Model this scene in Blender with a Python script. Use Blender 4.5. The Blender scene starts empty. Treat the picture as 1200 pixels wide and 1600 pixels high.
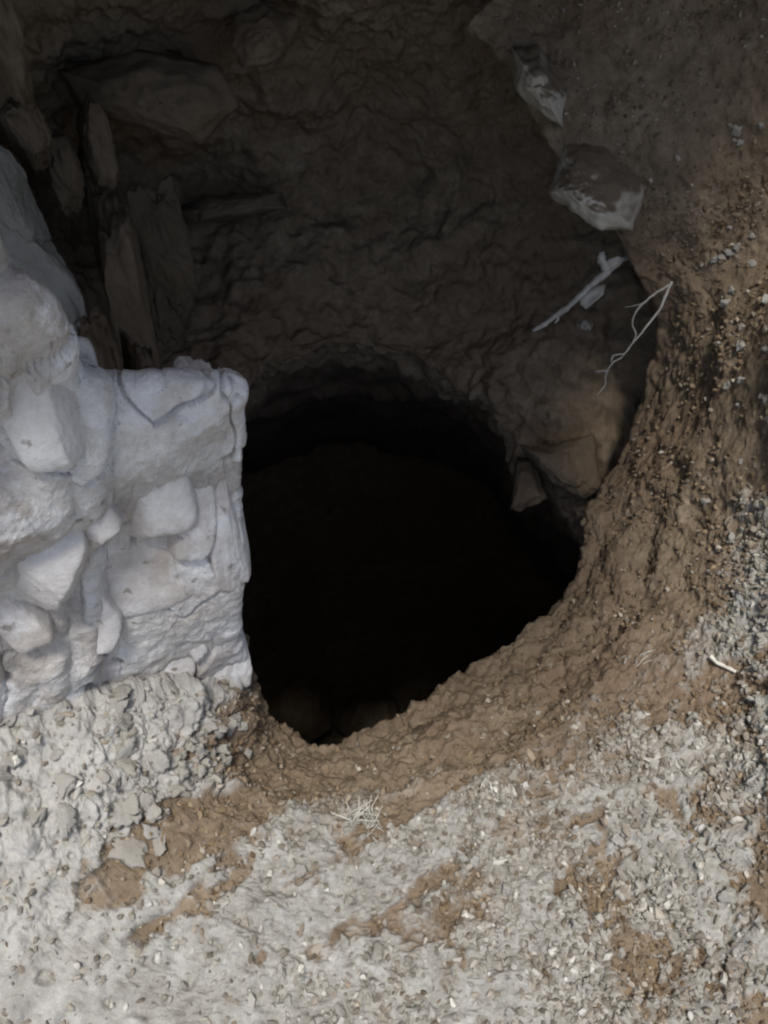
import bpy, math, random
import numpy as np
from mathutils import Vector, Matrix

# ------------------------------------------------------------------ camera, sky, sun, exposure
scene = bpy.context.scene
CAM_H, PITCH, FPX = 1.35, math.radians(45), 1208.0       # camera height, downward pitch, focal length in photo pixels (1200x1600)
cam_d = bpy.data.cameras.new("Camera")
cam = bpy.data.objects.new("Camera", cam_d)
scene.collection.objects.link(cam)
cam.location = (0, 0, CAM_H)
cam.rotation_euler = (math.radians(90) - PITCH, 0, 0)
cam_d.sensor_fit = 'VERTICAL'
cam_d.sensor_height = 24
cam_d.lens = 24 * FPX / 1600
cam_d.clip_start = 0.02
cam_d.clip_end = 200
scene.camera = cam

SUN_ELEV, SUN_AZ = math.radians(70), math.radians(0)    # azimuth from straight behind the camera towards the right
SUN_VEC = Vector((math.sin(SUN_AZ) * math.cos(SUN_ELEV), -math.cos(SUN_AZ) * math.cos(SUN_ELEV), math.sin(SUN_ELEV)))
world = bpy.data.worlds.new("World")
scene.world = world
world.use_nodes = True
wn = world.node_tree
wn.nodes.clear()
sky = wn.nodes.new('ShaderNodeTexSky')
sky.sky_type = 'NISHITA'
sky.sun_disc = False
sky.air_density = 0.8
sky.dust_density = 2.3
sky.ozone_density = 0.6
sky.sun_elevation = SUN_ELEV
sky.sun_rotation = math.atan2(SUN_VEC.x, SUN_VEC.y)
bg = wn.nodes.new('ShaderNodeBackground')
bg.inputs['Strength'].default_value = 0.11
wo = wn.nodes.new('ShaderNodeOutputWorld')
wn.links.new(sky.outputs[0], bg.inputs[0])
wn.links.new(bg.outputs[0], wo.inputs[0])

sun_d = bpy.data.lights.new("Sun", 'SUN')
sun_d.energy = 2.7
sun_d.angle = math.radians(15)
sun_d.color = (1.0, 0.97, 0.92)
sun = bpy.data.objects.new("Sun", sun_d)
scene.collection.objects.link(sun)
sun.rotation_euler = SUN_VEC.to_track_quat('Z', 'Y').to_euler()
sun.location = SUN_VEC * 6

vs = scene.view_settings
vs.view_transform = 'Standard'
vs.look = 'None'
vs.exposure = 0.58
vs.gamma = 1.0
vs.use_curve_mapping = False
scene.cycles.use_denoising = True
scene.cycles.filter_width = 2.2
scene.cycles.max_bounces = 8
scene.cycles.diffuse_bounces = 5

# ------------------------------------------------------------------ helpers: points
S45, C45 = math.sin(PITCH), math.cos(PITCH)

def D(px, py, d):
    """point d metres deep along the view axis, on the sight line through a photo pixel"""
    a, b = (px - 600) / FPX, -(py - 800) / FPX
    return np.array((a * d, d * (C45 + b * S45), CAM_H + d * (-S45 + b * C45)))

def P(px, py, z):
    """point at height z"""
    b = -(py - 800) / FPX
    return D(px, py, (CAM_H - z) / (S45 - b * C45))

def Q(px, py, y):
    """point at world distance y"""
    b = -(py - 800) / FPX
    return D(px, py, y / (C45 + b * S45))

def W(x, y, z):
    return np.array((x, y, z), float)

# ------------------------------------------------------------------ helpers: noise (numpy)
def _hash(ix, iy, iz, seed):
    h = (ix * 374761393 + iy * 668265263 + iz * 2147483647 + seed * 974711) & 0xFFFFFFFF
    h = ((h ^ (h >> 13)) * 1274126177) & 0xFFFFFFFF
    h = ((h ^ (h >> 16)) * 2246822519) & 0xFFFFFFFF
    return ((h ^ (h >> 15)) & 0xFFFFFF) / float(0xFFFFFF)

def vnoise(p, seed=0):
    f = np.floor(p)
    i = f.astype(np.int64)
    t = p - f
    t = t * t * t * (t * (t * 6 - 15) + 10)
    r = 0
    for dx in (0, 1):
        wx = t[:, 0] if dx else 1 - t[:, 0]
        for dy in (0, 1):
            wy = t[:, 1] if dy else 1 - t[:, 1]
            for dz in (0, 1):
                wz = t[:, 2] if dz else 1 - t[:, 2]
                r = r + wx * wy * wz * _hash(i[:, 0] + dx, i[:, 1] + dy, i[:, 2] + dz, seed)
    return r * 2 - 1

ROT = np.array(((0.36, 0.48, -0.8), (-0.8, 0.6, 0.0), (0.48, 0.64, 0.6)))

def fbm(p, freq, octaves=4, gain=0.5, seed=0):
    q = p * freq
    a, s, n = 1.0, 0, 0
    for o in range(octaves):
        s = s + a * vnoise(q + 7.31 * o, seed + o)
        n += a
        a *= gain
        q = (q @ ROT.T) * 2.03
    return s / n

def worley(p, freq, seed=0):
    """distance to nearest and second nearest feature point, and the id of the nearest"""
    q = p * freq
    i = np.floor(q).astype(np.int64)
    d1 = np.full(len(q), 9.0)
    d2 = np.full(len(q), 9.0)
    cid = np.zeros(len(q))
    for dx in (-1, 0, 1):
        for dy in (-1, 0, 1):
            for dz in (-1, 0, 1):
                cx, cy, cz = i[:, 0] + dx, i[:, 1] + dy, i[:, 2] + dz
                vx = cx + _hash(cx, cy, cz, seed) - q[:, 0]
                vy = cy + _hash(cx, cy, cz, seed + 11) - q[:, 1]
                vz = cz + _hash(cx, cy, cz, seed + 23) - q[:, 2]
                d = np.sqrt(vx * vx + vy * vy + vz * vz)
                near = d < d1
                d2 = np.where(near, d1, np.minimum(d2, d))
                cid = np.where(near, _hash(cx, cy, cz, seed + 37), cid)
                d1 = np.where(near, d, d1)
    return d1, d2, cid

def sstep(a, b, x):
    t = np.clip((x - a) / (b - a), 0, 1)
    return t * t * (3 - 2 * t)

# ------------------------------------------------------------------ helpers: lofted sheets
def hermite(ctrl, t):
    """smooth curve through ctrl (N, ..., 3) at parameters t"""
    ctrl = np.asarray(ctrl, float)
    dif = ctrl[1:] - ctrl[:-1]
    ln = np.linalg.norm(dif, axis=-1, keepdims=True) + 1e-9
    un = dif / ln
    tan = np.zeros_like(ctrl)
    tan[0], tan[-1] = dif[0], dif[-1]
    m = un[1:] + un[:-1]
    tan[1:-1] = m * 0.5 * np.minimum(ln[1:], ln[:-1])
    i = np.clip(np.floor(t).astype(int), 0, len(ctrl) - 2)
    f = (t - i).reshape((-1,) + (1,) * (ctrl.ndim - 1))
    a, b = ctrl[i], ctrl[i + 1]
    ta, tb = tan[i], tan[i + 1]
    f2, f3 = f * f, f * f * f
    return (2 * f3 - 3 * f2 + 1) * a + (f3 - 2 * f2 + f) * ta + (-2 * f3 + 3 * f2) * b + (f3 - f2) * tb

def params(counts):
    out = [np.linspace(k, k + 1, c, endpoint=False) for k, c in enumerate(counts)]
    return np.concatenate(out + [np.array([float(len(counts))])])

def loft(net, ucounts, vcounts):
    net = np.array(net)                                    # (stations, columns, 3)
    tu, tv = params(ucounts), params(vcounts)
    a = hermite(np.swapaxes(net, 0, 1), tv)                # (nv, stations, 3)
    g = hermite(np.swapaxes(a, 0, 1), tu)                  # (nu, nv, 3)
    return g, tu, tv

def grid_normals(g):
    du = np.gradient(g, axis=0)
    dv = np.gradient(g, axis=1)
    n = np.cross(du, dv)
    return n / (np.linalg.norm(n, axis=-1, keepdims=True) + 1e-12)

def grid_mesh(name, g, attrs=None, flip=False):
    nu, nv = g.shape[:2]
    idx = np.arange(nu * nv).reshape(nu, nv)
    q = np.stack((idx[:-1, :-1], idx[1:, :-1], idx[1:, 1:], idx[:-1, 1:]), -1).reshape(-1, 4)
    if flip:
        q = q[:, ::-1]
    return raw_mesh(name, g.reshape(-1, 3), q, attrs)

def raw_mesh(name, co, faces, attrs=None, smooth=True):
    k = faces.shape[1]
    me = bpy.data.meshes.new(name)
    me.vertices.add(len(co))
    me.vertices.foreach_set('co', np.ascontiguousarray(co, dtype=np.float32).ravel())
    me.loops.add(len(faces) * k)
    me.loops.foreach_set('vertex_index', np.ascontiguousarray(faces, dtype=np.int32).ravel())
    me.polygons.add(len(faces))
    me.polygons.foreach_set('loop_start', np.arange(0, len(faces) * k, k, dtype=np.int32))
    me.polygons.foreach_set('use_smooth', np.full(len(faces), smooth, dtype=bool))
    for an, av in (attrs or {}).items():
        at = me.attributes.new(an, 'FLOAT', 'POINT')
        at.data.foreach_set('value', np.ascontiguousarray(av, dtype=np.float32).ravel())
    me.update(calc_edges=True)
    me.validate()
    return me

def link(name, me, mat=None, parent=None):
    o = bpy.data.objects.new(name, me)
    scene.collection.objects.link(o)
    if mat is not None and me is not None and not len(me.materials):
        me.materials.append(mat)
    if parent is not None:
        o.parent = parent
    return o

def tag(o, label=None, cat=None, group=None, kind=None):
    for k, v in (('label', label), ('category', cat), ('group', group), ('kind', kind)):
        if v:
            o[k] = v
    return o

# ------------------------------------------------------------------ materials
def new_mat(name):
    m = bpy.data.materials.new(name)
    m.use_nodes = True
    nt = m.node_tree
    b = nt.nodes['Principled BSDF']
    b.inputs['Roughness'].default_value = 0.95
    b.inputs['Specular IOR Level'].default_value = 0.15
    return m, nt, b

def N(nt, kind, **kw):
    n = nt.nodes.new(kind)
    for k, v in kw.items():
        if hasattr(n, k):
            setattr(n, k, v)
        else:
            n.inputs[k].default_value = v
    return n

def noise_tex(nt, vec, scale, detail=6, rough=0.6):
    n = N(nt, 'ShaderNodeTexNoise')
    n.inputs['Scale'].default_value = scale
    n.inputs['Detail'].default_value = detail
    n.inputs['Roughness'].default_value = rough
    nt.links.new(vec, n.inputs['Vector'])
    return n.outputs[0]

def ramp(nt, fac, stops):
    r = N(nt, 'ShaderNodeValToRGB')
    e = r.color_ramp.elements
    while len(e) < len(stops):
        e.new(0.5)
    for k, (p, c) in enumerate(stops):
        e[k].position = p
        e[k].color = (*c, 1) if len(c) == 3 else c
    nt.links.new(fac, r.inputs[0])
    return r.outputs[0]

def mix(nt, fac, a, b, mode='MIX'):
    m = N(nt, 'ShaderNodeMix', data_type='RGBA', blend_type=mode)
    for sock, v in ((m.inputs[0], fac), (m.inputs[6], a), (m.inputs[7], b)):
        if hasattr(v, 'is_linked'):
            nt.links.new(v, sock)
        elif isinstance(v, (int, float)):
            sock.default_value = v
        else:
            sock.default_value = (*v, 1)
    return m.outputs[2]

def math_n(nt, op, a, b=None):
    m = N(nt, 'ShaderNodeMath', operation=op)
    for k, v in enumerate((a, b)):
        if v is None:
            continue
        if hasattr(v, 'is_linked'):
            nt.links.new(v, m.inputs[k])
        else:
            m.inputs[k].default_value = v
    return m.outputs[0]

def bump(nt, h, strength, dist, prev=None):
    b = N(nt, 'ShaderNodeBump')
    b.inputs['Strength'].default_value = strength
    b.inputs['Distance'].default_value = dist
    nt.links.new(h, b.inputs['Height'])
    if prev is not None:
        nt.links.new(prev, b.inputs['Normal'])
    return b.outputs[0]

def earth_material():
    m, nt, b = new_mat("earth")
    co = N(nt, 'ShaderNodeTexCoord').outputs['Object']
    big = noise_tex(nt, co, 3.5, 4)
    mid = noise_tex(nt, co, 18, 6, 0.65)
    fine = noise_tex(nt, co, 120, 4, 0.7)
    soil = ramp(nt, mid, [(0.25, (0.115, 0.087, 0.057)), (0.5, (0.186, 0.144, 0.098)), (0.75, (0.275, 0.218, 0.155))])
    red = mix(nt, ramp(nt, big, [(0.45, (0, 0, 0)), (0.7, (1, 1, 1))]), soil, (0.172, 0.122, 0.081))
    soilv = mix(nt, 0.5, red, ramp(nt, fine, [(0.3, (0.35, 0.35, 0.35)), (0.7, (0.68, 0.68, 0.68))]), 'OVERLAY')
    dust = ramp(nt, mid, [(0.25, (0.19, 0.178, 0.153)), (0.5, (0.31, 0.300, 0.272)), (0.8, (0.43, 0.426, 0.405))])
    dustv = mix(nt, 0.6, dust, ramp(nt, fine, [(0.3, (0.33, 0.33, 0.33)), (0.7, (0.66, 0.66, 0.66))]), 'OVERLAY')
    at = N(nt, 'ShaderNodeAttribute', attribute_name='dust').outputs['Fac']
    ck = N(nt, 'ShaderNodeAttribute', attribute_name='chalk').outputs['Fac']
    limey = mix(nt, 0.5, (0.40, 0.388, 0.362), ramp(nt, mid, [(0.3, (0.36, 0.36, 0.36)), (0.7, (0.66, 0.66, 0.66))]), 'OVERLAY')
    dustv = mix(nt, math_n(nt, 'MULTIPLY', ck, .7), dustv, limey)
    nt.links.new(mix(nt, at, soilv, dustv), b.inputs['Base Color'])
    n1 = bump(nt, noise_tex(nt, co, 60, 6, 0.7), 0.6, 0.012)
    n2 = bump(nt, noise_tex(nt, co, 260, 3, 0.7), 0.5, 0.004, n1)
    nt.links.new(n2, b.inputs['Normal'])
    return m

def stone_material(name, dark, light, tint, bumpk=1.0):
    m, nt, b = new_mat(name)
    tc = N(nt, 'ShaderNodeTexCoord').outputs['Object']
    oi = N(nt, 'ShaderNodeObjectInfo').outputs['Random']
    off = N(nt, 'ShaderNodeVectorMath', operation='ADD')
    nt.links.new(tc, off.inputs[0])
    cmb = N(nt, 'ShaderNodeCombineXYZ')
    nt.links.new(math_n(nt, 'MULTIPLY', oi, 37.0), cmb.inputs[0])
    nt.links.new(cmb.outputs[0], off.inputs[1])
    co = off.outputs[0]
    big = noise_tex(nt, co, 7, 5, 0.6)
    fine = noise_tex(nt, co, 70, 6, 0.7)
    c = ramp(nt, big, [(0.28, dark), (0.7, light)])
    c = mix(nt, math_n(nt, 'MULTIPLY', oi, 0.55), c, tint)
    c = mix(nt, 0.45, c, ramp(nt, fine, [(0.3, (0.36, 0.36, 0.36)), (0.7, (0.64, 0.64, 0.64))]), 'OVERLAY')
    nt.links.new(c, b.inputs['Base Color'])
    n1 = bump(nt, noise_tex(nt, co, 28, 6, 0.65), 0.5 * bumpk, 0.012)
    n2 = bump(nt, noise_tex(nt, co, 160, 4, 0.7), 0.4 * bumpk, 0.003, n1)
    nt.links.new(n2, b.inputs['Normal'])
    return m

M_EARTH = earth_material()
M_PALE = stone_material("pale_dusty_stone", (0.45, 0.43, 0.405), (0.63, 0.625, 0.61), (0.48, 0.445, 0.42))
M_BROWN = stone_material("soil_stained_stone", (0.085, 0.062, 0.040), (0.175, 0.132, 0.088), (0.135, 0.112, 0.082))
def wall_stains(nt, co, c):
    tan = noise_tex(nt, co, 5, 7, .68)
    c = mix(nt, ramp(nt, tan, [(0.46, (0, 0, 0)), (0.62, (.75, .75, .75))]), c, (0.36, 0.31, 0.265))
    chalk = noise_tex(nt, co, 6.3, 6, .7)
    c = mix(nt, ramp(nt, chalk, [(0.53, (0, 0, 0)), (0.60, (.8, .8, .8))]), c, (0.66, 0.66, 0.655))
    spots = noise_tex(nt, co, 38, 4, .6)
    c = mix(nt, ramp(nt, spots, [(0.63, (0, 0, 0)), (0.70, (.7, .7, .7))]), c, (0.17, 0.145, 0.115))
    return c

def mortar_material():
    m, nt, b = new_mat("limey_mortar")
    co = N(nt, 'ShaderNodeTexCoord').outputs['Object']
    pl = N(nt, 'ShaderNodeAttribute', attribute_name='plate').outputs['Fac']
    ch = N(nt, 'ShaderNodeAttribute', attribute_name='chip').outputs['Fac']
    big = noise_tex(nt, co, 9, 6, .6)
    fine = noise_tex(nt, co, 90, 5, .7)
    c = ramp(nt, pl, [(0.0, (0.45, 0.415, 0.385)), (0.3, (0.52, 0.50, 0.475)), (0.6, (0.58, 0.57, 0.55)), (1.0, (0.66, 0.66, 0.66))])
    c = mix(nt, math_n(nt, 'MULTIPLY', ch, .35), c, (0.40, 0.37, 0.33))
    c = mix(nt, .8, c, ramp(nt, big, [(0.3, (0.28, 0.27, 0.26)), (0.7, (0.68, 0.69, 0.70))]), 'OVERLAY')
    c = mix(nt, .4, c, ramp(nt, fine, [(0.3, (0.34, 0.34, 0.34)), (0.7, (0.66, 0.66, 0.66))]), 'OVERLAY')
    c = wall_stains(nt, co, c)
    nt.links.new(c, b.inputs['Base Color'])
    n1 = bump(nt, noise_tex(nt, co, 40, 6, .65), .8, .012)
    nt.links.new(bump(nt, noise_tex(nt, co, 200, 4, .7), .45, .003, n1), b.inputs['Normal'])
    return m
M_RENDER = mortar_material()
def add_stains(m):
    nt = m.node_tree
    b = nt.nodes['Principled BSDF']
    src = b.inputs['Base Color'].links[0].from_socket
    co = N(nt, 'ShaderNodeNewGeometry').outputs['Position']
    nt.links.new(wall_stains(nt, co, src), b.inputs['Base Color'])
add_stains(M_PALE)
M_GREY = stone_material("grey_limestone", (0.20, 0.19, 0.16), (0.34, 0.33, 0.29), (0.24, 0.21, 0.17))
M_SOILED = stone_material("soil_topped_limestone", (0.28, 0.25, 0.20), (0.44, 0.41, 0.345), (0.36, 0.31, 0.24))
def soil_on_top(m):
    nt = m.node_tree
    b = nt.nodes['Principled BSDF']
    src = b.inputs['Base Color'].links[0].from_socket
    geo = N(nt, 'ShaderNodeNewGeometry')
    sep = N(nt, 'ShaderNodeSeparateXYZ')
    nt.links.new(geo.outputs['Normal'], sep.inputs[0])
    co = N(nt, 'ShaderNodeTexCoord').outputs['Object']
    h = math_n(nt, 'ADD', sep.outputs[2], math_n(nt, 'MULTIPLY', noise_tex(nt, co, 30, 5, .65), .5))
    f = ramp(nt, h, [(0.70, (0, 0, 0)), (1.0, (1, 1, 1))])
    nt.links.new(mix(nt, f, src, (0.15, 0.115, 0.078)), b.inputs['Base Color'])
soil_on_top(M_SOILED)
M_CLOD = stone_material("dry_clod", (0.30, 0.283, 0.25), (0.46, 0.445, 0.405), (0.33, 0.30, 0.25))
M_ROOT = stone_material("dry_root", (0.26, 0.245, 0.21), (0.52, 0.51, 0.47), (0.40, 0.37, 0.31), 1.2)
M_STRAW = stone_material("dry_straw", (0.44, 0.42, 0.36), (0.66, 0.64, 0.57), (0.5, 0.48, 0.4), 0.3)

# ------------------------------------------------------------------ the ground: dusty floor, right bank, lip of the hole
A = [
 # c0 (far)         c1                 c2                 c3                  c4 shoulder         c5                 c6 lip             c7                  c8                 c9
 [W(-14, 1.2, .3), W(-2.4, 1.0, .2), W(-1.3, 1.0, .12), W(-.9, .98, .08), W(-.6, 1.0, .04), W(-.42, 1.02, -.02), W(-.325, 1.04, -.09), W(-.36, 1.05, -.22), W(-.55, 1.1, -.7), W(-.7, 1.3, -1.5)],
 [W(-12, -6, .1), P(-420, 1300, .22), P(-90, 1150, .25), P(110, 1100, .23), P(262, 1088, .17), P(358, 1092, .07), P(402, 1076, -.07), W(-.36, .93, -.25), W(-.5, .95, -.7), W(-.6, 1.1, -1.5)],
 [W(-6, -11, 0), P(-130, 1900, .02), P(80, 1500, .06), P(190, 1330, .10), P(305, 1240, .08), P(382, 1200, -.05), P(438, 1128, -.19), W(-.27, .84, -.38), W(-.35, .75, -.7), W(-.4, .9, -1.5)],
 [W(-1, -13, 0), P(380, 2100, 0), P(410, 1600, .0), P(435, 1420, .02), P(470, 1275, .01), P(487, 1222, -.11), P(500, 1163, -.22), W(-.14, .80, -.42), W(-.15, .65, -.7), W(-.1, .8, -1.5)],
 [W(3, -13, 0), P(720, 2100, 0), P(665, 1600, 0), P(635, 1420, .01), P(612, 1268, .01), P(601, 1202, -.09), P(590, 1133, -.18), W(-.02, .82, -.38), W(.0, .68, -.7), W(.05, .8, -1.5)],
 [W(6, -11, .0), P(1050, 2050, .04), P(900, 1600, .0), P(800, 1400, .01), P(725, 1232, .01), P(690, 1163, -.05), P(655, 1098, -.12), W(.08, .85, -.28), W(.15, .75, -.7), W(.2, .9, -1.5)],
 [W(8, -8, .3), W(.95, -.05, .16), P(1150, 1550, .04), P(1000, 1350, .03), P(870, 1185, .03), P(800, 1112, -.04), P(740, 1045, -.11), W(.20, .93, -.27), W(.3, .85, -.7), W(.35, 1.0, -1.5)],
 [W(9, -3, 1.0), W(1.25, .15, .45), P(1300, 1350, .15), P(1130, 1185, .09), P(990, 1072, .05), P(910, 1022, -.02), P(840, 973, -.08), W(.37, 1.07, -.22), W(.5, 1.0, -.7), W(.5, 1.2, -1.5)],
 [W(9, 0, 2.0), W(1.45, .45, .75), P(1325, 1080, .27), P(1175, 985, .17), P(1060, 935, .10), P(970, 912, .03), P(905, 890, -.05), W(.49, 1.22, -.2), W(.65, 1.2, -.7), W(.65, 1.4, -1.5)],
 [W(9, 1, 2.6), W(1.55, .6, .95), P(1335, 850, .42), P(1205, 832, .28), P(1092, 812, .18), P(1000, 800, .08), P(930, 790, .0), W(.56, 1.40, -.18), W(.75, 1.4, -.7), W(.75, 1.5, -1.5)],
 [W(9, 2, 2.8), W(1.55, .7, 1.1), P(1340, 660, .55), P(1215, 672, .41), P(1122, 682, .31), P(1050, 686, .2), P(975, 690, .08), W(.66, 1.55, -.1), W(.85, 1.6, -.7), W(.85, 1.7, -1.5)],
 [W(9, 3, 3.0), W(1.55, .75, 1.25), P(1340, 480, .70), P(1222, 510, .56), P(1142, 545, .45), P(1078, 570, .33), P(1014, 592, .2), W(.74, 1.68, .05), W(.9, 1.7, -.5), W(.9, 1.9, -1.5)],
 [W(9, 4, 3.1), W(1.5, 1.4, 1.2), D(1335, 350, 1.54), D(1222, 385, 1.65), D(1150, 420, 1.72), D(1092, 458, 1.76), D(1035, 495, 1.88), W(.75, 1.75, .25), W(.9, 1.8, -.3), W(.95, 2.0, -1.2)],
 [W(9, 5, 3.2), W(1.45, 1.65, 1.25), D(1325, 240, 1.5), D(1210, 290, 1.61), D(1115, 338, 1.69), D(1042, 385, 1.75), D(988, 425, 1.8), W(.66, 1.85, .4), W(.85, 1.95, -.1), W(.95, 2.1, -1.0)],
 [W(8, 6, 3.3), W(1.4, 1.8, 1.3), D(1310, 120, 1.47), D(1190, 200, 1.58), D(1080, 262, 1.65), D(1010, 312, 1.69), D(957, 358, 1.7), W(.62, 1.9, .5), W(.8, 2.0, .1), W(.95, 2.2, -.8)],
 [W(8, 7, 3.3), W(1.25, 1.9, 1.35), D(1270, -40, 1.43), D(1150, 55, 1.55), D(1030, 135, 1.63), D(940, 190, 1.67), D(872, 245, 1.69), W(.48, 1.95, .62), W(.7, 2.1, .3), W(.9, 2.3, -.6)],
 [W(7, 8, 3.3), W(1.05, 1.95, 1.4), D(1180, -200, 1.38), D(1060, -90, 1.52), D(950, -10, 1.61), D(870, 52, 1.67), D(806, 108, 1.69), W(.38, 2.0, .75), W(.6, 2.2, .5), W(.8, 2.4, -.4)],
 [W(6, 9, 3.3), W(.8, 1.95, 1.45), D(1000, -300, 1.36), D(920, -190, 1.5), D(850, -90, 1.6), D(790, -20, 1.67), D(735, 40, 1.70), W(.25, 2.05, .85), W(.5, 2.3, .6), W(.7, 2.5, -.2)],
]
uA = [24, 96, 62, 46] + [46] * 2 + [42] * 3 + [34] * 6 + [30] * 2
vA = [16, 70, 150, 130, 100, 80, 36, 14, 8]
gA, tuA, tvA = loft(A, uA, vA)
nA = grid_normals(gA)
if nA[len(tuA) // 3, len(tvA) // 3, 2] < 0:
    nA = -nA
    flipA = True
else:
    flipA = False
pA = gA.reshape(-1, 3)
UU, VV = np.meshgrid(tuA, tvA, indexing='ij')
UU, VV = UU.ravel(), VV.ravel()

# where dry pale dust lies on the brown soil: boundary column for each station
edge = np.interp(UU, range(18), [6, 5.1, 4.3, 4.05, 4.1, 4.0, 3.9, 3.7, 3.5, 3.3, 2.9, 2.4, 1.7, 1.0, .4, .2, 0, 0])
big = fbm(pA, 5, 4, .55, 3)
dm = edge - VV + 0.55 * big + 0.55 * fbm(pA, 22, 4, .65, 9) + 0.45 * fbm(pA, 90, 3, .65, 19)
# diagonal scuffs where the dust is broken and soil shows
dirv = np.array((0.80, 0.60, 0.0)); perp = np.array((-0.6, 0.8, 0.0))
an = np.stack((pA @ dirv * 2.2, pA @ perp * 10, pA[:, 2] * 4), -1)
scuff = fbm(an, 1.3, 4, .55, 21)
left = sstep(6.5, 3.0, UU) * sstep(1.3, 1.9, UU)
dm -= left * 1.9 * sstep(-.04, .30, scuff + .25 * fbm(pA, 30, 3, .6, 25)) * sstep(1.9, 2.6, VV)
grain = worley(pA, 75, 5)
gravel = np.interp(UU, range(18), [0, 0, .1, .25, .5, .8, 1, 1, 1, 1, .9, .8, .7, .6, .5, .4, .3, .3])
dm -= 1.5 * gravel * sstep(.0, .45, fbm(pA, 9, 4, .65, 41) + .3 * fbm(pA, 60, 2, .6, 43)) * sstep(4.2, 3.2, VV)
dm -= 2.5 * sstep(4.9, 5.8, UU) * sstep(7.6, 6.6, UU) * sstep(3.0, 2.2, VV) * sstep(-.25, .3, fbm(pA, 11, 4, .65, 45) + .35 * fbm(pA, 70, 2, .6, 47))   # darker litter at lower right, with the corner's shade put into the soil colour
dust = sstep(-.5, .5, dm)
near = sstep(6.0, 2.5, np.linalg.norm(pA - np.array((0, .6, .5)), axis=1))
up_r = 1 - .5 * sstep(8.5, 10.5, UU)
hA = 0.024 * fbm(pA, 6, 5, .5, 31) + up_r * 0.012 * fbm(pA, 26, 4, .55, 33)
crumb = np.clip(1 - grain[0] * 1.15, 0, 1)
crumb2 = worley(pA, 150, 15)
hA += dust * (0.009 + 0.007 * fbm(pA, 48, 4, .65, 57) - 0.012 * sstep(.25, .6, fbm(pA, 40, 3, .6, 59)) + 0.003 * crumb2[0] + 0.004 * crumb)
hA += (1 - dust) * (up_r * 0.007 * fbm(pA, 60, 3, .6, 51) - 0.005 * sstep(.35, .6, fbm(pA, 30, 2, .5, 55)))
heap = sstep(2.6, 1.6, UU) * sstep(1.6, 2.4, VV) * sstep(5.4, 4.6, VV)
lump = worley(pA + .02 * np.stack([fbm(pA, 20, 2, .5, q_) for q_ in (121, 123, 125)], -1), 24, 127)
lump2 = worley(pA, 60, 129)
hA += heap * (0.024 * (.6 - lump[0]) + .012 * (lump[2] - .5) + 0.008 * (.6 - lump2[0]))
slope = sstep(3.9, 4.5, VV) * sstep(6.4, 5.9, VV)
hA += slope * up_r * (0.012 * (.6 - lump[0]) + .012 * (lump[2] - .5) + .004 * (.6 - lump2[0]))
hA += dust * (1 - heap) * (.010 * fbm(pA, 16, 3, .55, 131) + .006 * (lump2[2] - .5) * sstep(.2, .6, fbm(pA, 12, 2, .5, 133) + .4))
# ledges running along the brown slope under the lip
ledge = (VV - 4.0) * 3.2 + 1.2 * fbm(pA, 7, 3, .5, 61)
hA += up_r * 0.010 * np.sin(ledge * 2.1) * sstep(3.8, 4.4, VV) * sstep(6.3, 5.7, VV)
gA2 = (pA + nA.reshape(-1, 3) * (hA * near)[:, None]).reshape(gA.shape)
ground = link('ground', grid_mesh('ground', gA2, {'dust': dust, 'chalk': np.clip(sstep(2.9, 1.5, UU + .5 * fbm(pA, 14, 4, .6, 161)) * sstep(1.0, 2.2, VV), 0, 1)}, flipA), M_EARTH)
tag(ground, kind='structure', label='dusty trodden earth sloping into the dark hole, brown bank on the right')

# ------------------------------------------------------------------ the hollow above the hole: back wall, roof and overhang
B = []
def lip_y(x):  # unseen roof edge, shaped to shade the hole and let sun reach the bank
    return float(np.interp(x, [-1.5, -.45, -.25, .32, .48, .60, .72, .84, 1.3], [.40, .36, .30, .28, .45, .88, 1.5, 2.0, 2.2]))
for x, ly, dd in [(-520, 900, (1.2, 1.2, 1.12, 1.05, .98, .85)), (-150, 900, (1.5, 1.5, 1.45, 1.38, 1.3, 1.12)),
                  (0, 900, (1.85, 1.85, 1.78, 1.66, 1.52, 1.3)), (120, 800, (2.05, 2.05, 2.02, 1.84, 1.66, 1.4)),
                  (250, 640, (2.17, 2.17, 2.2, 1.96, 1.74, 1.47)), (390, 585, (2.2, 2.22, 2.26, 2.0, 1.77, 1.5)),
                  (520, 545, (2.28, 2.3, 2.3, 2.04, 1.8, 1.5)), (640, 560, (2.33, 2.33, 2.3, 2.05, 1.82, 1.52)),
                  (750, 605, (2.3, 2.25, 2.2, 2.02, 1.84, 1.55)), (845, 730, (2.2, 2.18, 2.14, 2.0, 1.86, 1.58)),
                  (950, 830, (2.15, 2.12, 2.1, 2.0, 1.9, 1.62)), (1120, 870, (2.15, 2.1, 2.08, 2.0, 1.9, 1.62))]:
    r = (x - 600) / 1208 * 1.9
    B.append([D(x, ly + 150, dd[0] + 2.2), D(x, ly + 75, dd[0] + .75), D(x, ly + 30, dd[0] + .16), D(x, ly, dd[0]),
              D(x, min(ly - 80, 520), dd[1]), D(x, 310, dd[2]), D(x, 150, dd[3]), D(x, 10, dd[4]), D(x, -140, dd[5]),
              W(r, 1.15, 1.42), W(r * 1.2, .75, 1.58), W(r * 1.3, .45, 1.66), W(r * 1.4, .40, 1.85), W(r * 1.8, 1.0, 2.3), W(r * 6, 9, 3.4)])
uB = [20, 40] + [46] * 8 + [24]
vB = [8, 16, 44, 60, 70, 70, 66, 60, 24, 14, 14, 8, 8, 8]
gB, tuB, tvB = loft(B, uB, vB)
w_ = np.interp(tvB, [8, 9, 10, 11, 12, 13], [0, .45, .75, 1, 1, 0])
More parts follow.
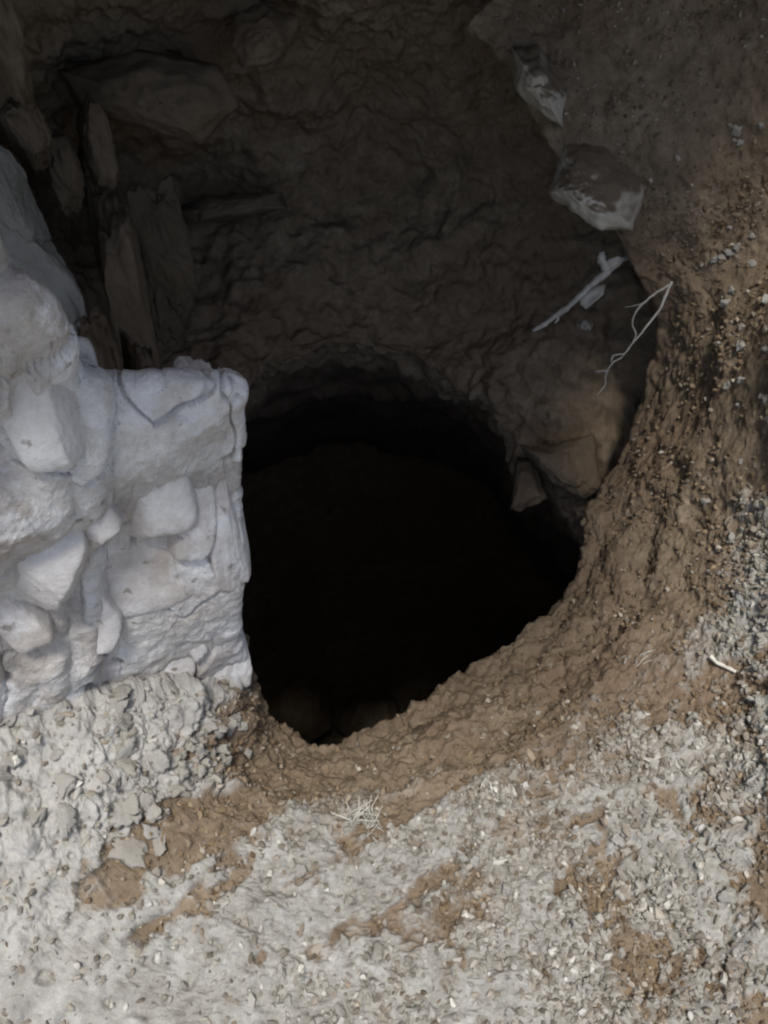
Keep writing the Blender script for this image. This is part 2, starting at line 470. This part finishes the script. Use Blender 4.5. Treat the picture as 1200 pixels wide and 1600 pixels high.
for k in range(len(tuB)):                                  # the overhang reaches further forward on the left
    gB[k, :, 1] += w_ * np.array([lip_y(x_) - .45 for x_ in gB[k, :, 0]])
nB = grid_normals(gB)
flipB = False
mid = (len(tuB) // 2, int(np.searchsorted(tvB, 5)))
if nB[mid][1] > 0:
    nB = -nB
    flipB = True
pB = gB.reshape(-1, 3)
_, VB = np.meshgrid(tuB, tvB, indexing='ij')
VB = VB.ravel()
w1 = worley(pB * np.array((1, 1, 1.6)), 5.5, 71)
w2 = worley(pB, 19, 73)
hB = 0.09 * fbm(pB, 3.5, 5, .5, 81) + 0.02 * sstep(0, 1, w1[2]) * sstep(0, .7, w1[1] - w1[0]) + 0.03 * fbm(pB, 15, 4, .6, 85) + 0.012 * (w2[2] - .5) * sstep(0, .5, w2[1] - w2[0])
hB += 0.012 * fbm(pB, 30, 4, .55, 83)
hB += .045 * fbm(pB, 12, 3, .55, 87) * sstep(1.8, 2.6, VB) * sstep(4.4, 3.4, VB)
hB *= sstep(12.5, 10, VB) * .9 + .1
gB2 = (pB + nB.reshape(-1, 3) * hB[:, None]).reshape(gB.shape)
hill = link('hillside', grid_mesh('hillside', gB2, {'dust': np.zeros(len(pB))}, flipB), M_EARTH)
tag(hill, kind='structure', label='dark earth back wall and overhanging roof of the hollow above the hole')

# ------------------------------------------------------------------ the chamber below
n = 60
th = np.linspace(0, 2 * math.pi, n + 1)[:-1]
rings = []
for k, (z, f) in enumerate([(-.16, 1.16), (-.8, 1.3), (-2.0, 1.4), (-3.4, 1.4), (-4.4, 1.2), (-5.0, .8), (-5.1, .02)]):
    rings.append(np.stack((.08 + 1.0 * f * np.cos(th), 1.75 + 1.25 * f * np.sin(th), np.full(n, z)), -1))
g = hermite(np.array(rings), params([10] * 6))
g = np.concatenate((g, g[:, :1]), 1)
p = g.reshape(-1, 3)
p = p + 0.12 * np.stack([fbm(p, 2.2, 4, .5, s) for s in (91, 95, 99)], -1)
g = p.reshape(g.shape)
g[:, -1] = g[:, 0]
pit = link('pit', grid_mesh('pit', g, {'dust': np.zeros(len(p))}), M_EARTH)
tag(pit, kind='structure', label='unlit chamber floor and walls under the hole')

# ------------------------------------------------------------------ stones
def cube_sphere(n):
    faces, verts, key = [], [], {}
    def vid(v):
        k = tuple(np.round(v, 6))
        if k not in key:
            key[k] = len(verts)
            verts.append(v)
        return key[k]
    for ax in range(3):
        for s in (-1, 1):
            ids = np.zeros((n + 1, n + 1), int)
            for i in range(n + 1):
                for j in range(n + 1):
                    v = [0, 0, 0]
                    v[ax] = s
                    v[(ax + 1) % 3] = math.tan((i / n * 2 - 1) * math.pi / 4)
                    v[(ax + 2) % 3] = math.tan((j / n * 2 - 1) * math.pi / 4)
                    ids[i, j] = vid(np.array(v, float))
            for i in range(n):
                for j in range(n):
                    q = [ids[i, j], ids[i + 1, j], ids[i + 1, j + 1], ids[i, j + 1]]
                    faces.append(q if s > 0 else q[::-1])
    return np.array(verts), np.array(faces)

CS = {k: cube_sphere(k) for k in (3, 6, 14, 24)}

def stone_mesh(name, half, seed, n=24, box=.5, chops=5, rough=.07, chop=(.62, .9)):
    """rounded, chipped rock with half extents half (x, y, z)"""
    rs = np.random.RandomState(seed)
    v, f = CS[n]
    u = v / np.linalg.norm(v, axis=1, keepdims=True)
    q = u * (1 - box) + (v / np.maximum(1e-6, np.linalg.norm(v, ord=6, axis=1, keepdims=True))) * box
    for _ in range(chops):
        d = rs.normal(size=3)
        d /= np.linalg.norm(d)
        lim = rs.uniform(*chop)
        over = q @ d - lim
        q = q - np.outer(np.where(over > 0, over * .86, 0), d)
    q = q * (1 + rough * 1.3 * fbm(u + seed * 1.7, 1.6, 4, .55, seed)[:, None])
    q = q + u * (rough * .45 * fbm(u + seed * .9, 6, 3, .6, seed + 5))[:, None]
    return raw_mesh(name, q * np.array(half), f)

def frame(normal, roll):
    """matrix whose -Y faces along normal, with Z as close to up as possible, then rolled"""
    y = -Vector(normal).normalized()
    z = Vector((0, 0, 1))
    x = y.cross(z).normalized()
    z = x.cross(y).normalized()
    m = Matrix((x, y, z)).transposed()
    return m @ Matrix.Rotation(roll, 3, 'Y')

def put_stone(name, loc, half, seed, normal, roll, mat, parent=None, **kw):
    o = link(name, stone_mesh(name, half, seed, **kw), mat, parent)
    o.matrix_world = Matrix.Translation(Vector(loc)) @ frame(normal, math.radians(roll)).to_4x4()
    return o

# ------------------------------------------------------------------ the rubble wall on the left
def wall_y(px):
    return float(np.interp(px, [-300, -100, 0, 84, 102, 140, 158, 250, 330, 392], [.52, .61, .66, .69, .708, .722, .755, .79, .818, .845]))

wall = link('rubble_wall', None)
wall.empty_display_size = .1
tag(wall, 'pale dusty rubble stone wall at the left edge of the hole', 'stone wall', kind='thing')

rows = [20, 120, 230, 340, 460, 600, 660, 720, 800, 880, 960, 1040, 1110, 1200]
C = []
for x, top in [(-420, 150), (-200, 200), (-60, 300), (30, 420), (84, 480), (102, 510), (140, 560), (158, 590), (220, 590), (290, 585), (332, 588), (364, 600)]:
    col = []
    for r in rows:
        rr = max(r, top)
        back = max(0, top - r) / 250.0
        yy = wall_y(x) + .02 * math.sin(r * .021 + x * .013)
        p_ = Q(x, rr, yy) + W(-.2 * min(back, 1), min(back, 1) * .2, -.3 * min(back, 1))
        col.append(p_)
    C.append(col)
for dx, dy in ((-.035, .03), (-.12, .12), (-.3, .4)):        # the return face round the corner, into the dark
    C.append([C[11][k] + W(dx, dy, -1.6 * max(0, dy - .03)) for k in range(len(rows))])
uC = [8, 16, 44, 30, 14, 22, 14, 40, 44, 36, 30, 14, 8, 5]
vC = [8, 8, 10, 14, 20, 28, 30, 38, 38, 38, 38, 36, 24]
gC, tuC, tvC = loft(C, uC, vC)
nC = grid_normals(gC)
flipC = False
if nC[60, 100][1] > 0:
    nC = -nC
    flipC = True
pC = gC.reshape(-1, 3)
warp = pC + .03 * np.stack([fbm(pC, 7, 3, .5, q_) for q_ in (111, 113, 115)], -1)
w_a = worley(warp * np.array((1.2, 1.2, .62)), 9, 101)
w_b = worley(warp * np.array((1.1, 1.1, .75)), 21, 105)
hC = 0.017 + 0.008 * fbm(pC, 7, 4, .5, 103) + 0.007 * (w_a[2] - .5) + 0.004 * (w_b[2] - .5) + .005 * fbm(pC, 26, 3, .6, 119) + 0.003 * fbm(pC, 50, 3, .6, 107)
hC -= 0.010 * sstep(.07, .02, w_a[1] - w_a[0]) * (w_a[2] > .7)                       # open joints
hC -= 0.030 * sstep(.42, .55, fbm(pC, 24, 2, .5, 117)) * sstep(950, 1010, np.broadcast_to(np.interp(tvC, range(len(rows)), rows), gC.shape[:2]).ravel())   # holes low in the wall
gC2 = (pC + nC.reshape(-1, 3) * hC[:, None]).reshape(gC.shape)
core = link('earth_mortar', grid_mesh('earth_mortar', gC2, {'plate': w_a[2], 'chip': w_b[2]}, flipC), M_RENDER, wall)

NW = (.30, -.93, .22)
def wall_stone(cx, cy, w, h, roll, out=.0, seed=0, mat=M_PALE, thick=.05, normal=NW, **kw):
    y = wall_y(cx)
    c = Q(cx, cy, y)
    d = np.linalg.norm(c - np.array((0, 0, CAM_H)))
    mpp = y / (C45 - (cy - 800) / FPX * S45) / FPX          # metres per photo pixel at that depth
    # a face seen from above is foreshortened: lengthen it to its real height
    view = (c - np.array((0, 0, CAM_H))) / d
    fs = math.sqrt(max(.15, 1 - view[2] ** 2))
    nn = np.array(normal) / np.linalg.norm(normal)
    loc = c + nn * (out * .14 + .011 - thick)
    kw.setdefault('box', .95)
    kw.setdefault('rough', .06)
    kw.setdefault('chops', 6)
    return put_stone('stone', loc, (w * .5 * mpp * 1.04, thick, h * .5 * mpp / fs * .92), seed, normal, roll, mat, wall, **kw)

for k, (cx, cy, w, h, roll, out) in enumerate([
        (40, 600, 120, 290, -6, .030), (118, 655, 80, 190, 6, .016), (50, 850, 150, 240, 3, .034), (222, 885, 140, 135, -4, .030),
        (292, 770, 84, 220, 7, .014), (342, 770, 66, 330, 1, .012), (222, 750, 150, 190, 2, .010), (238, 1005, 118, 130, 5, .012),
        (330, 990, 90, 150, -3, .022), (40, 1060, 130, 230, -4, .030), (135, 960, 100, 130, 6, .012), (300, 985, 44, 150, -12, .016),
        (135, 800, 90, 160, -8, .016), (-60, 760, 110, 300, 0, .03), (-50, 1040, 110, 260, 0, .03), (8, 720, 90, 150, 12, .04),
        (150, 1060, 90, 110, 10, .008), (345, 1050, 60, 80, 0, .012), (20, 950, 70, 140, -10, .046),
        (368, 690, 30, 60, 5, .02), (372, 1045, 44, 50, 10, .02), (366, 830, 26, 50, 0, .02)]):
    wall_stone(cx, cy, w, h, roll, out, 200 + k)

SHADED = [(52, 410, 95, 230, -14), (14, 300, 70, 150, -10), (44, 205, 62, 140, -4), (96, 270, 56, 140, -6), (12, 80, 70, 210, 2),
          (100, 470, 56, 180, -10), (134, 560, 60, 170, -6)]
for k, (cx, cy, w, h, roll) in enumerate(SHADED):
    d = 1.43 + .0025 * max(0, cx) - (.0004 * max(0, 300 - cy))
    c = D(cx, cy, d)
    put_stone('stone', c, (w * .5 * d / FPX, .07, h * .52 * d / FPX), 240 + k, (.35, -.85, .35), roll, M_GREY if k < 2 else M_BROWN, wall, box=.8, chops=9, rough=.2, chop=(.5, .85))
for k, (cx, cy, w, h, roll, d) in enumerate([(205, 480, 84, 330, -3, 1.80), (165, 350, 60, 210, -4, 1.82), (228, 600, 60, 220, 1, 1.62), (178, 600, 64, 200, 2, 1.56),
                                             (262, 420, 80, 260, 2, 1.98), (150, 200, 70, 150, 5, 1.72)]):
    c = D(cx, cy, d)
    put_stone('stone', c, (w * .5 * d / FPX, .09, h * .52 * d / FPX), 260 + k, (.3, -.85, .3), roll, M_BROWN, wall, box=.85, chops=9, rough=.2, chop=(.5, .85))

# ------------------------------------------------------------------ single rocks set in the earth
def rock(label, cx, cy, d, w, h, roll, seed, mat, normal=(-.2, -.8, .5), thick=.08, group=None, **kw):
    c = D(cx, cy, d)
    o = put_stone('rock', c, (w * .5 * d / FPX, thick, h * .5 * d / FPX), seed, normal, roll, mat, None, **kw)
    tag(o, label, 'rock', group)
    return o

def poly_rock(label, outline, d, thick, mat, seed, peak=(0, 0), slope=(0, 0)):
    """angular rock: an outline given its own distance, a raised front, a real back and chipped faces"""
    o2 = np.array(outline, float)
    c2 = o2.mean(0) + np.array(peak)
    def ring(scale, dd):
        out = []
        for q in o2:
            e = c2 + (q - c2) * scale
            out.append(D(e[0], e[1], d + dd + slope[0] * (e[0] - c2[0]) / 100 + slope[1] * (e[1] - c2[1]) / 100))
        return out
    rings = [ring(.02, thick * 1.25), ring(.75, thick * 1.1), ring(1.0, thick * .35), ring(.97, 0), ring(.62, -thick * .22), ring(.3, -thick * .28), ring(.02, -thick * .30)]
    m_ = len(o2)
    R_ = np.array(rings)
    R_ = np.concatenate((R_, R_[:, :1]), 1)
    def lin(a, sub):
        t = np.linspace(0, len(a) - 1, (len(a) - 1) * sub + 1)
        k_ = np.clip(np.floor(t).astype(int), 0, len(a) - 2)
        f_ = (t - k_)[:, None, None]
        return a[k_] * (1 - f_) + a[k_ + 1] * f_
    g_ = np.swapaxes(lin(np.swapaxes(lin(R_, 7), 0, 1), 9), 0, 1)
    p_ = g_.reshape(-1, 3)
    cen = p_.mean(0)
    u_ = (p_ - cen) / (np.linalg.norm(p_ - cen, axis=1, keepdims=True) + 1e-9)
    p_ = p_ + u_ * (.018 * fbm(p_, 16, 4, .6, seed) + .006 * fbm(p_, 70, 3, .6, seed + 3))[:, None]
    me = grid_mesh('rock', p_.reshape(g_.shape) - cen)
    o = link('rock', me, mat)
    o.location = cen
    tag(o, label, 'rock')
    return o

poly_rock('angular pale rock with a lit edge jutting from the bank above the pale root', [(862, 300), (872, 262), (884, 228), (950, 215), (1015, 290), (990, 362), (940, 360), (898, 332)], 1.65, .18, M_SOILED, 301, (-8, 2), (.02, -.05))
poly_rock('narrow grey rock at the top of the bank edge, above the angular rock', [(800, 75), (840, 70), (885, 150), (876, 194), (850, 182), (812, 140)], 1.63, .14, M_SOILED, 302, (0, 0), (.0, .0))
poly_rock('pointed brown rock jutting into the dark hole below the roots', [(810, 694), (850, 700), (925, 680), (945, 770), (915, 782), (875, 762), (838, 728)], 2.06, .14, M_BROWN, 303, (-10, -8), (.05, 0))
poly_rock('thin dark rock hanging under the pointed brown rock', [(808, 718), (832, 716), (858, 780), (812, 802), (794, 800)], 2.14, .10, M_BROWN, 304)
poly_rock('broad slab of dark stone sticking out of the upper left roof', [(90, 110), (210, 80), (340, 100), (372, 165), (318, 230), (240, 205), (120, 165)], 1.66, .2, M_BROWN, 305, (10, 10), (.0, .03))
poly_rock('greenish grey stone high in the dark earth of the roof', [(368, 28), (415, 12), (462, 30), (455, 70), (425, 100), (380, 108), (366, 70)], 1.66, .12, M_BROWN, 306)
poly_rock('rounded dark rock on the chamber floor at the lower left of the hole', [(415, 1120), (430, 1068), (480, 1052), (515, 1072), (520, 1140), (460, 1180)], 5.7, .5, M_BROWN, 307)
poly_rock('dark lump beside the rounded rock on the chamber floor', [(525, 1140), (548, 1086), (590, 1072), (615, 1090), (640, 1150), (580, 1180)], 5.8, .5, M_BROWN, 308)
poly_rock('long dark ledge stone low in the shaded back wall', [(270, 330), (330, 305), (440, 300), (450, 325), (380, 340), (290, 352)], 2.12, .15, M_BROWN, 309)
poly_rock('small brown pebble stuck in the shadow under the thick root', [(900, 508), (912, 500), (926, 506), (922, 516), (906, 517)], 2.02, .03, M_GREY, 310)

# ------------------------------------------------------------------ finding the ground under a sight line
flatA = gA2.reshape(-1, 3)
nflat = grid_normals(gA2).reshape(-1, 3)
nflat = np.where((nflat * nA.reshape(-1, 3)).sum(1, keepdims=True) < 0, -nflat, nflat)
rel = flatA - np.array((0, 0, CAM_H))
dep = rel[:, 1] * C45 - rel[:, 2] * S45
upc = rel[:, 1] * S45 + rel[:, 2] * C45
ok = dep > .2
sx = np.where(ok, 600 + FPX * rel[:, 0] / np.where(ok, dep, 1), -9999)
sy = np.where(ok, 800 - FPX * upc / np.where(ok, dep, 1), -9999)

def on_ground(px, py):
    m = np.nonzero((np.abs(sx - px) < 5) & (np.abs(sy - py) < 5) & (VV < 6.4))[0]
    if not len(m):
        m = np.argsort((sx - px) ** 2 + (sy - py) ** 2)[:6]
    k = m[np.argmin(dep[m])]
    return flatA[k], nflat[k], k

# ------------------------------------------------------------------ gravel and crumbs nobody could count
rs = np.random.RandomState(7)
def icosa():
    t = (1 + 5 ** .5) / 2
    v = np.array([(-1, t, 0), (1, t, 0), (-1, -t, 0), (1, -t, 0), (0, -1, t), (0, 1, t), (0, -1, -t), (0, 1, -t), (t, 0, -1), (t, 0, 1), (-t, 0, -1), (-t, 0, 1)], float)
    f = np.array([(0, 11, 5), (0, 5, 1), (0, 1, 7), (0, 7, 10), (0, 10, 11), (1, 5, 9), (5, 11, 4), (11, 10, 2), (10, 7, 6), (7, 1, 8), (3, 9, 4), (3, 4, 2), (3, 2, 6), (3, 6, 8), (3, 8, 9), (4, 9, 5), (2, 4, 11), (6, 2, 10), (8, 6, 7), (9, 8, 1)])
    return v / np.linalg.norm(v[0]), f
IV, IF = icosa()

def scatter(name, weight, count, rmin, rmax, power, mat, long=1.6, sink=.25):
    inframe = (sx > -160) & (sx < 1360) & (sy > -60) & (sy < 1760) & (VV < 6.0)
    # weight by surface area of the grid cell, so that crumbs lie evenly
    du = np.linalg.norm(np.gradient(gA2, axis=0), axis=-1)
    dv = np.linalg.norm(np.gradient(gA2, axis=1), axis=-1)
    w = weight * inframe * (du * dv).ravel()
    w = w / w.sum()
    k = rs.choice(len(w), count, p=w)
    r = rmin + (rmax - rmin) * rs.rand(count) ** power
    jit = (rs.rand(count, 3) - .5) * .006
    c = flatA[k] + jit + nflat[k] * (r * (.5 - sink))[:, None]
    sc = np.stack((rs.uniform(.55, 1.0, count), rs.uniform(.9, long, count), rs.uniform(.4, .8, count)), -1) * r[:, None]
    q = rs.normal(size=(count, 4))
    q /= np.linalg.norm(q, axis=1, keepdims=True)
    a, b, c2, d = q.T
    R = np.stack((1 - 2 * (c2 * c2 + d * d), 2 * (b * c2 - a * d), 2 * (b * d + a * c2),
                  2 * (b * c2 + a * d), 1 - 2 * (b * b + d * d), 2 * (c2 * d - a * b),
                  2 * (b * d - a * c2), 2 * (c2 * d + a * b), 1 - 2 * (b * b + c2 * c2)), -1).reshape(-1, 3, 3)
    v = IV[None] * (1 + .7 * (rs.rand(count, 12, 1) - .5)) * sc[:, None, :]
    v = np.einsum('nij,nkj->nki', R, v) + c[:, None, :]
    f = IF[None] + (np.arange(count) * 12)[:, None, None]
    tone = np.repeat(rs.rand(count), 12)
    du_ = np.repeat(np.clip(dust[k] + .3 * rs.normal(size=count), 0, 1), 12)
    me = raw_mesh(name, v.reshape(-1, 3), f.reshape(-1, 3), {'tone': tone, 'dust': du_}, smooth=False)
    return link(name, me, mat)

def gravel_material():
    m, nt, b = new_mat("gravel")
    tone = N(nt, 'ShaderNodeAttribute', attribute_name='tone').outputs['Fac']
    du_ = N(nt, 'ShaderNodeAttribute', attribute_name='dust').outputs['Fac']
    co = N(nt, 'ShaderNodeTexCoord').outputs['Object']
    pale = ramp(nt, tone, [(0.0, (0.15, 0.132, 0.106)), (0.35, (0.25, 0.232, 0.198)), (0.85, (0.33, 0.315, 0.278)), (1.0, (0.50, 0.485, 0.44))])
    brown = ramp(nt, tone, [(0.0, (0.10, 0.07, 0.042)), (0.7, (0.19, 0.138, 0.084)), (0.96, (0.27, 0.21, 0.14)), (1.0, (0.46, 0.43, 0.36))])
    nt.links.new(mix(nt, du_, brown, pale), b.inputs['Base Color'])
    nt.links.new(bump(nt, noise_tex(nt, co, 300, 3, .7), .5, .002), b.inputs['Normal'])
    return m
M_GRAVEL = gravel_material()
patch = sstep(-.35, .35, fbm(pA, 7, 3, .6, 141))
g1 = scatter('gravel', np.maximum(dust, .7 * gravel * sstep(3.5, 2.9, VV) * sstep(10, 8, UU)) * (.05 + gravel ** 1.5 * (.15 + .85 * patch ** 2)), 19000, .0016, .0085, 2.3, M_GRAVEL, 1.5, .3)
tag(g1, 'loose pale gravel and dry crumbs over the dusty ground', 'gravel', kind='stuff')
g2 = scatter('soil_crumbs', (1 - dust) * sstep(6.0, 5.0, VV) * (.25 + patch), 7000, .002, .0075, 2.6, M_GRAVEL, 1.3)
tag(g2, 'small brown soil crumbs on the bare slope round the hole', 'soil crumbs', kind='stuff')

# ------------------------------------------------------------------ single clods and pebbles
clod_meshes = [stone_mesh('clod', (1, 1, 1), 400 + k, n=6, box=.1, chops=9, rough=.55, chop=(.35, .8)) for k in range(7)]
def clod(name, px, py, size_px, label, group, mat, seed, flat=.75, sink=.2, lift=0.0):
    rr = random.Random(seed)
    c, nn, k = on_ground(px, py)
    d = dep[k]
    h = size_px * .5 * d / FPX
    me = clod_meshes[seed % 7].copy()
    o = link(name, me, mat)
    q = Vector(nn).to_track_quat('Z', 'Y') @ Vector((0, 0, 1)).rotation_difference(Vector((rr.uniform(-.4, .4), rr.uniform(-.4, .4), 1)))
    o.matrix_world = Matrix.LocRotScale(Vector(c) + Vector(nn) * (h * (flat - sink) * .5 + lift), q @ Matrix.Rotation(rr.uniform(0, 6.28), 3, 'Z').to_quaternion(),
                                        Vector((h * rr.uniform(.8, 1.25), h * rr.uniform(.75, 1.0), h * flat * rr.uniform(.8, 1.1))))
    tag(o, label, 'clod' if name == 'clod' else 'stone', group)
    return o

rr = random.Random(5)
for k in range(34):                                        # crumbly heap at the corner of the wall foot
    t = rr.random()
    px, py = 285 + 95 * t + rr.uniform(-14, 14), 1205 - 62 * t + rr.uniform(-36, 34)
    clod('clod', px, py, rr.uniform(12, 26), 'pale dry clod in the crumbly heap at the foot of the wall corner', 'clods heaped at the wall corner', M_CLOD, 500 + k, .85)
for k in range(34):                                        # flat flakes fallen below the wall
    px, py = rr.uniform(5, 300), rr.uniform(1070, 1330)
    clod('clod', px, py, rr.uniform(18, 58), 'flat pale flake of fallen dirt below the left wall', 'flakes fallen below the wall', M_CLOD, 560 + k, .4, .3)
for k in range(30):                                        # pebbles on the right bank
    px, py = rr.uniform(1090, 1195), rr.uniform(200, 900)
    clod('pebble', px, py, rr.uniform(9, 19), 'small pale pebble stuck in the brown right bank', 'pebbles in the right bank', M_CLOD, 620 + k, .8)
for k in range(46):                                        # larger lumps among the gravel
    px, py = rr.uniform(420, 1195), rr.uniform(1290, 1595)
    clod('clod', px, py, rr.uniform(14, 28), 'dry grey clod among the gravel in the foreground', 'clods in the foreground gravel', M_CLOD, 680 + k, .65)
for px, py, sz, lab in [(471, 1508, 15, 'bright white chip lying on the dusty ground at bottom centre left'),
                        (708, 1566, 14, 'bright white chip at the very bottom centre of the ground'),
                        (776, 1228, 15, 'bright white chip at the edge of the brown slope'),
                        (28, 1183, 22, 'bright white chip at the left edge below the wall'),
                        (725, 1425, 15, 'slim white chip in the dusty ground below the lip')]:
    clod('stone_chip', px, py, sz, lab, None, M_STRAW, int(px), .7, 0, .002)
for px, py, sz, lab in [(650, 1140, 34, 'brown lump on the crest of the slope below the hole')]:
    clod('stone', px, py, sz, lab, None, M_BROWN, int(px), .6, .3)

# ------------------------------------------------------------------ roots, grass, straw
def tube(pts, radii, seg=10, sub=8, wob=.15, seed=0):
    n = len(pts)
    t = params([sub] * (n - 1))
    c = hermite(np.array(pts), t)
    r = np.interp(t, range(n), radii)
    ends = np.minimum(1, np.minimum(t, n - 1 - t))[:, None]
    c = c + ends * wob * .022 * np.stack([fbm(c, 35, 3, .6, seed + q_) for q_ in (1, 4, 8)], -1)
    tan = np.gradient(c, axis=0)
    tan /= np.linalg.norm(tan, axis=1, keepdims=True)
    ref = np.array((.3, .2, .93))
    a = np.cross(tan, ref)
    a /= np.linalg.norm(a, axis=1, keepdims=True)
    b = np.cross(tan, a)
    th = np.linspace(0, 2 * math.pi, seg, endpoint=False)
    ring = c[:, None] + (a[:, None] * np.cos(th)[None, :, None] + b[:, None] * np.sin(th)[None, :, None]) * r[:, None, None]
    v = ring.reshape(-1, 3)
    v = v + (v - np.repeat(c, seg, 0)) * (wob * 4.5 * fbm(v, 90, 3, .6, seed))[:, None]
    idx = np.arange(len(v)).reshape(len(t), seg)
    nx = np.roll(idx, -1, 1)
    q = np.stack((idx[:-1], nx[:-1], nx[1:], idx[1:]), -1).reshape(-1, 4)
    v = np.concatenate((v, c[:1], c[-1:]))
    e0, e1 = len(v) - 2, len(v) - 1
    caps = [[e0, nx[0, j], idx[0, j], idx[0, j]] for j in range(seg)] + [[e1, idx[-1, j], nx[-1, j], nx[-1, j]] for j in range(seg)]
    return v, q, np.array([c_[:3] for c_ in caps])

def tube_mesh(name, *a, **k):
    v, q, caps = tube(*a, **k)
    me = bpy.data.meshes.new(name)
    me.from_pydata(v.tolist(), [], q.tolist() + caps.tolist())
    me.polygons.foreach_set('use_smooth', [True] * len(me.polygons))
    return me

def flap_mesh(name, pts, thick, seed):
    """curled flake of bark: fan outline in 3D, given thickness"""
    pts = np.array(pts)
    c = pts.mean(0)
    nrm = np.cross(pts[1] - pts[0], pts[2] - pts[0])
    nrm /= np.linalg.norm(nrm)
    ring = []
    n_ = len(pts)
    for k in range(n_):
        for f in (0, .5):
            p_ = pts[k] * (1 - f) + pts[(k + 1) % n_] * f
            ring.append(p_ + (c - p_) * (.12 * random.Random(seed + len(ring)).random()))
    ring = np.array(ring)
    m_ = len(ring)
    inner = c + (ring - c) * .5 + nrm * thick * 2.5
    front = np.concatenate((ring, inner, [c + nrm * thick * 3]))
    back = front - nrm * thick
    fs = []
    L = len(front)
    for k in range(m_):
        j = (k + 1) % m_
        fs += [[k, j, m_ + j, m_ + k], [m_ + k, m_ + j, 2 * m_], [L + j, L + k, L + m_ + k, L + m_ + j], [L + m_ + j, L + m_ + k, L + 2 * m_], [j, k, L + k, L + j]]
    me = bpy.data.meshes.new(name)
    me.from_pydata(np.concatenate((front, back)).tolist(), [], fs)
    me.polygons.foreach_set('use_smooth', [True] * len(me.polygons))
    return me

root = link('root', None)
tag(root, 'thick pale broken root with peeling bark poking out over the hole', 'root')
link('stem', tube_mesh('stem', [D(1000, 392, 1.84), D(968, 408, 1.79), D(945, 428, 1.76), D(915, 455, 1.74), D(880, 485, 1.72), D(850, 507, 1.70), D(833, 517, 1.69)],
                       [.008, .008, .0075, .007, .006, .005, .0035], seed=3), M_ROOT, root)
link('knot', tube_mesh('knot', [D(950, 425, 1.76), D(943, 412, 1.755), D(940, 400, 1.75), D(944, 394, 1.75)], [.009, .010, .008, .003], seed=5), M_ROOT, root)
link('bark_flap', flap_mesh('bark_flap', [D(908, 462, 1.735), D(925, 450, 1.74), D(948, 444, 1.735), D(944, 460, 1.715), D(930, 472, 1.71), D(915, 484, 1.715), D(906, 476, 1.725)], .002, 1), M_ROOT, root)
link('bark_flap', flap_mesh('bark_flap', [D(940, 425, 1.755), D(950, 405, 1.75), D(966, 400, 1.755), D(972, 408, 1.77), D(955, 424, 1.765)], .002, 9), M_ROOT, root)
link('side_shoot', tube_mesh('side_shoot', [D(872, 490, 1.715), D(870, 500, 1.71), D(867, 505, 1.71)], [.004, .003, .0015], seed=7), M_ROOT, root)

fr = link('root', None)
tag(fr, 'thin forked rootlet dangling into the hole to the right of the thick root', 'root')
for nm, pts, r0, r1 in [
        ('stem', [D(1050, 440, 1.70), D(1030, 483, 1.72), D(1012, 508, 1.73), D(990, 535, 1.73), D(975, 555, 1.74), D(957, 568, 1.74), D(947, 585, 1.745), D(946, 600, 1.75), D(932, 618, 1.75)], .0028, .0010),
        ('fork', [D(1045, 445, 1.70), D(1018, 464, 1.71), D(1000, 478, 1.715), D(990, 495, 1.72), D(988, 508, 1.725), D(994, 520, 1.73), D(989, 535, 1.73)], .0024, .0014),
        ('rootlet', [D(1005, 474, 1.715), D(992, 478, 1.72), D(976, 480, 1.725)], .0018, .0009),
        ('rootlet', [D(975, 553, 1.735), D(958, 556, 1.73), D(955, 566, 1.735)], .0018, .0012),
        ('rootlet', [D(950, 580, 1.743), D(942, 579, 1.74), D(931, 581, 1.74)], .0026, .001)]:
    link(nm, tube_mesh(nm, pts, np.linspace(r0, r1, len(pts)).tolist(), seg=7, seed=11), M_ROOT, fr)

def tuft(px, py, n_, hpx, label, seed):
    rg = random.Random(seed)
    c, nn, k = on_ground(px, py)
    d = dep[k]
    t = link('grass_tuft', None)
    tag(t, label, 'grass tuft')
    for j in range(n_):
        b0 = c + np.array((rg.uniform(-.026, .026), rg.uniform(-.012, .012), -.006))
        hh = hpx * d / FPX * rg.uniform(.5, 1.25)
        lean = np.array((rg.uniform(-.34, .34), rg.uniform(-.25, .2), 1.0)) * hh
        bend = np.array((rg.uniform(-.3, .3), rg.uniform(-.3, .3), -.15)) * hh
        link('blade', tube_mesh('blade', [b0, b0 + lean * .5, b0 + lean + bend], [.0018, .0013, .0005], seg=5, sub=4, seed=j), M_STRAW, t)

tuft(572, 1284, 34, 66, 'dead pale grass tuft at the lip below the hole', 1)
tuft(768, 1236, 10, 26, 'small dry grass wisp beside the white chip on the slope edge', 2)
tuft(985, 1030, 8, 34, 'sparse dry grass wisp on the brown right slope', 3)

c, nn, k = on_ground(1112, 1030)
c2, nn2, k2 = on_ground(1143, 1047)
tag(link('straw', tube_mesh('straw', [c + nn * .008, (c + c2) / 2 + nn * .011, c2 + nn2 * .008], [.0035, .004, .0035], seg=6), M_STRAW), 'short pale stick lying on the gravel of the right bank', 'straw')
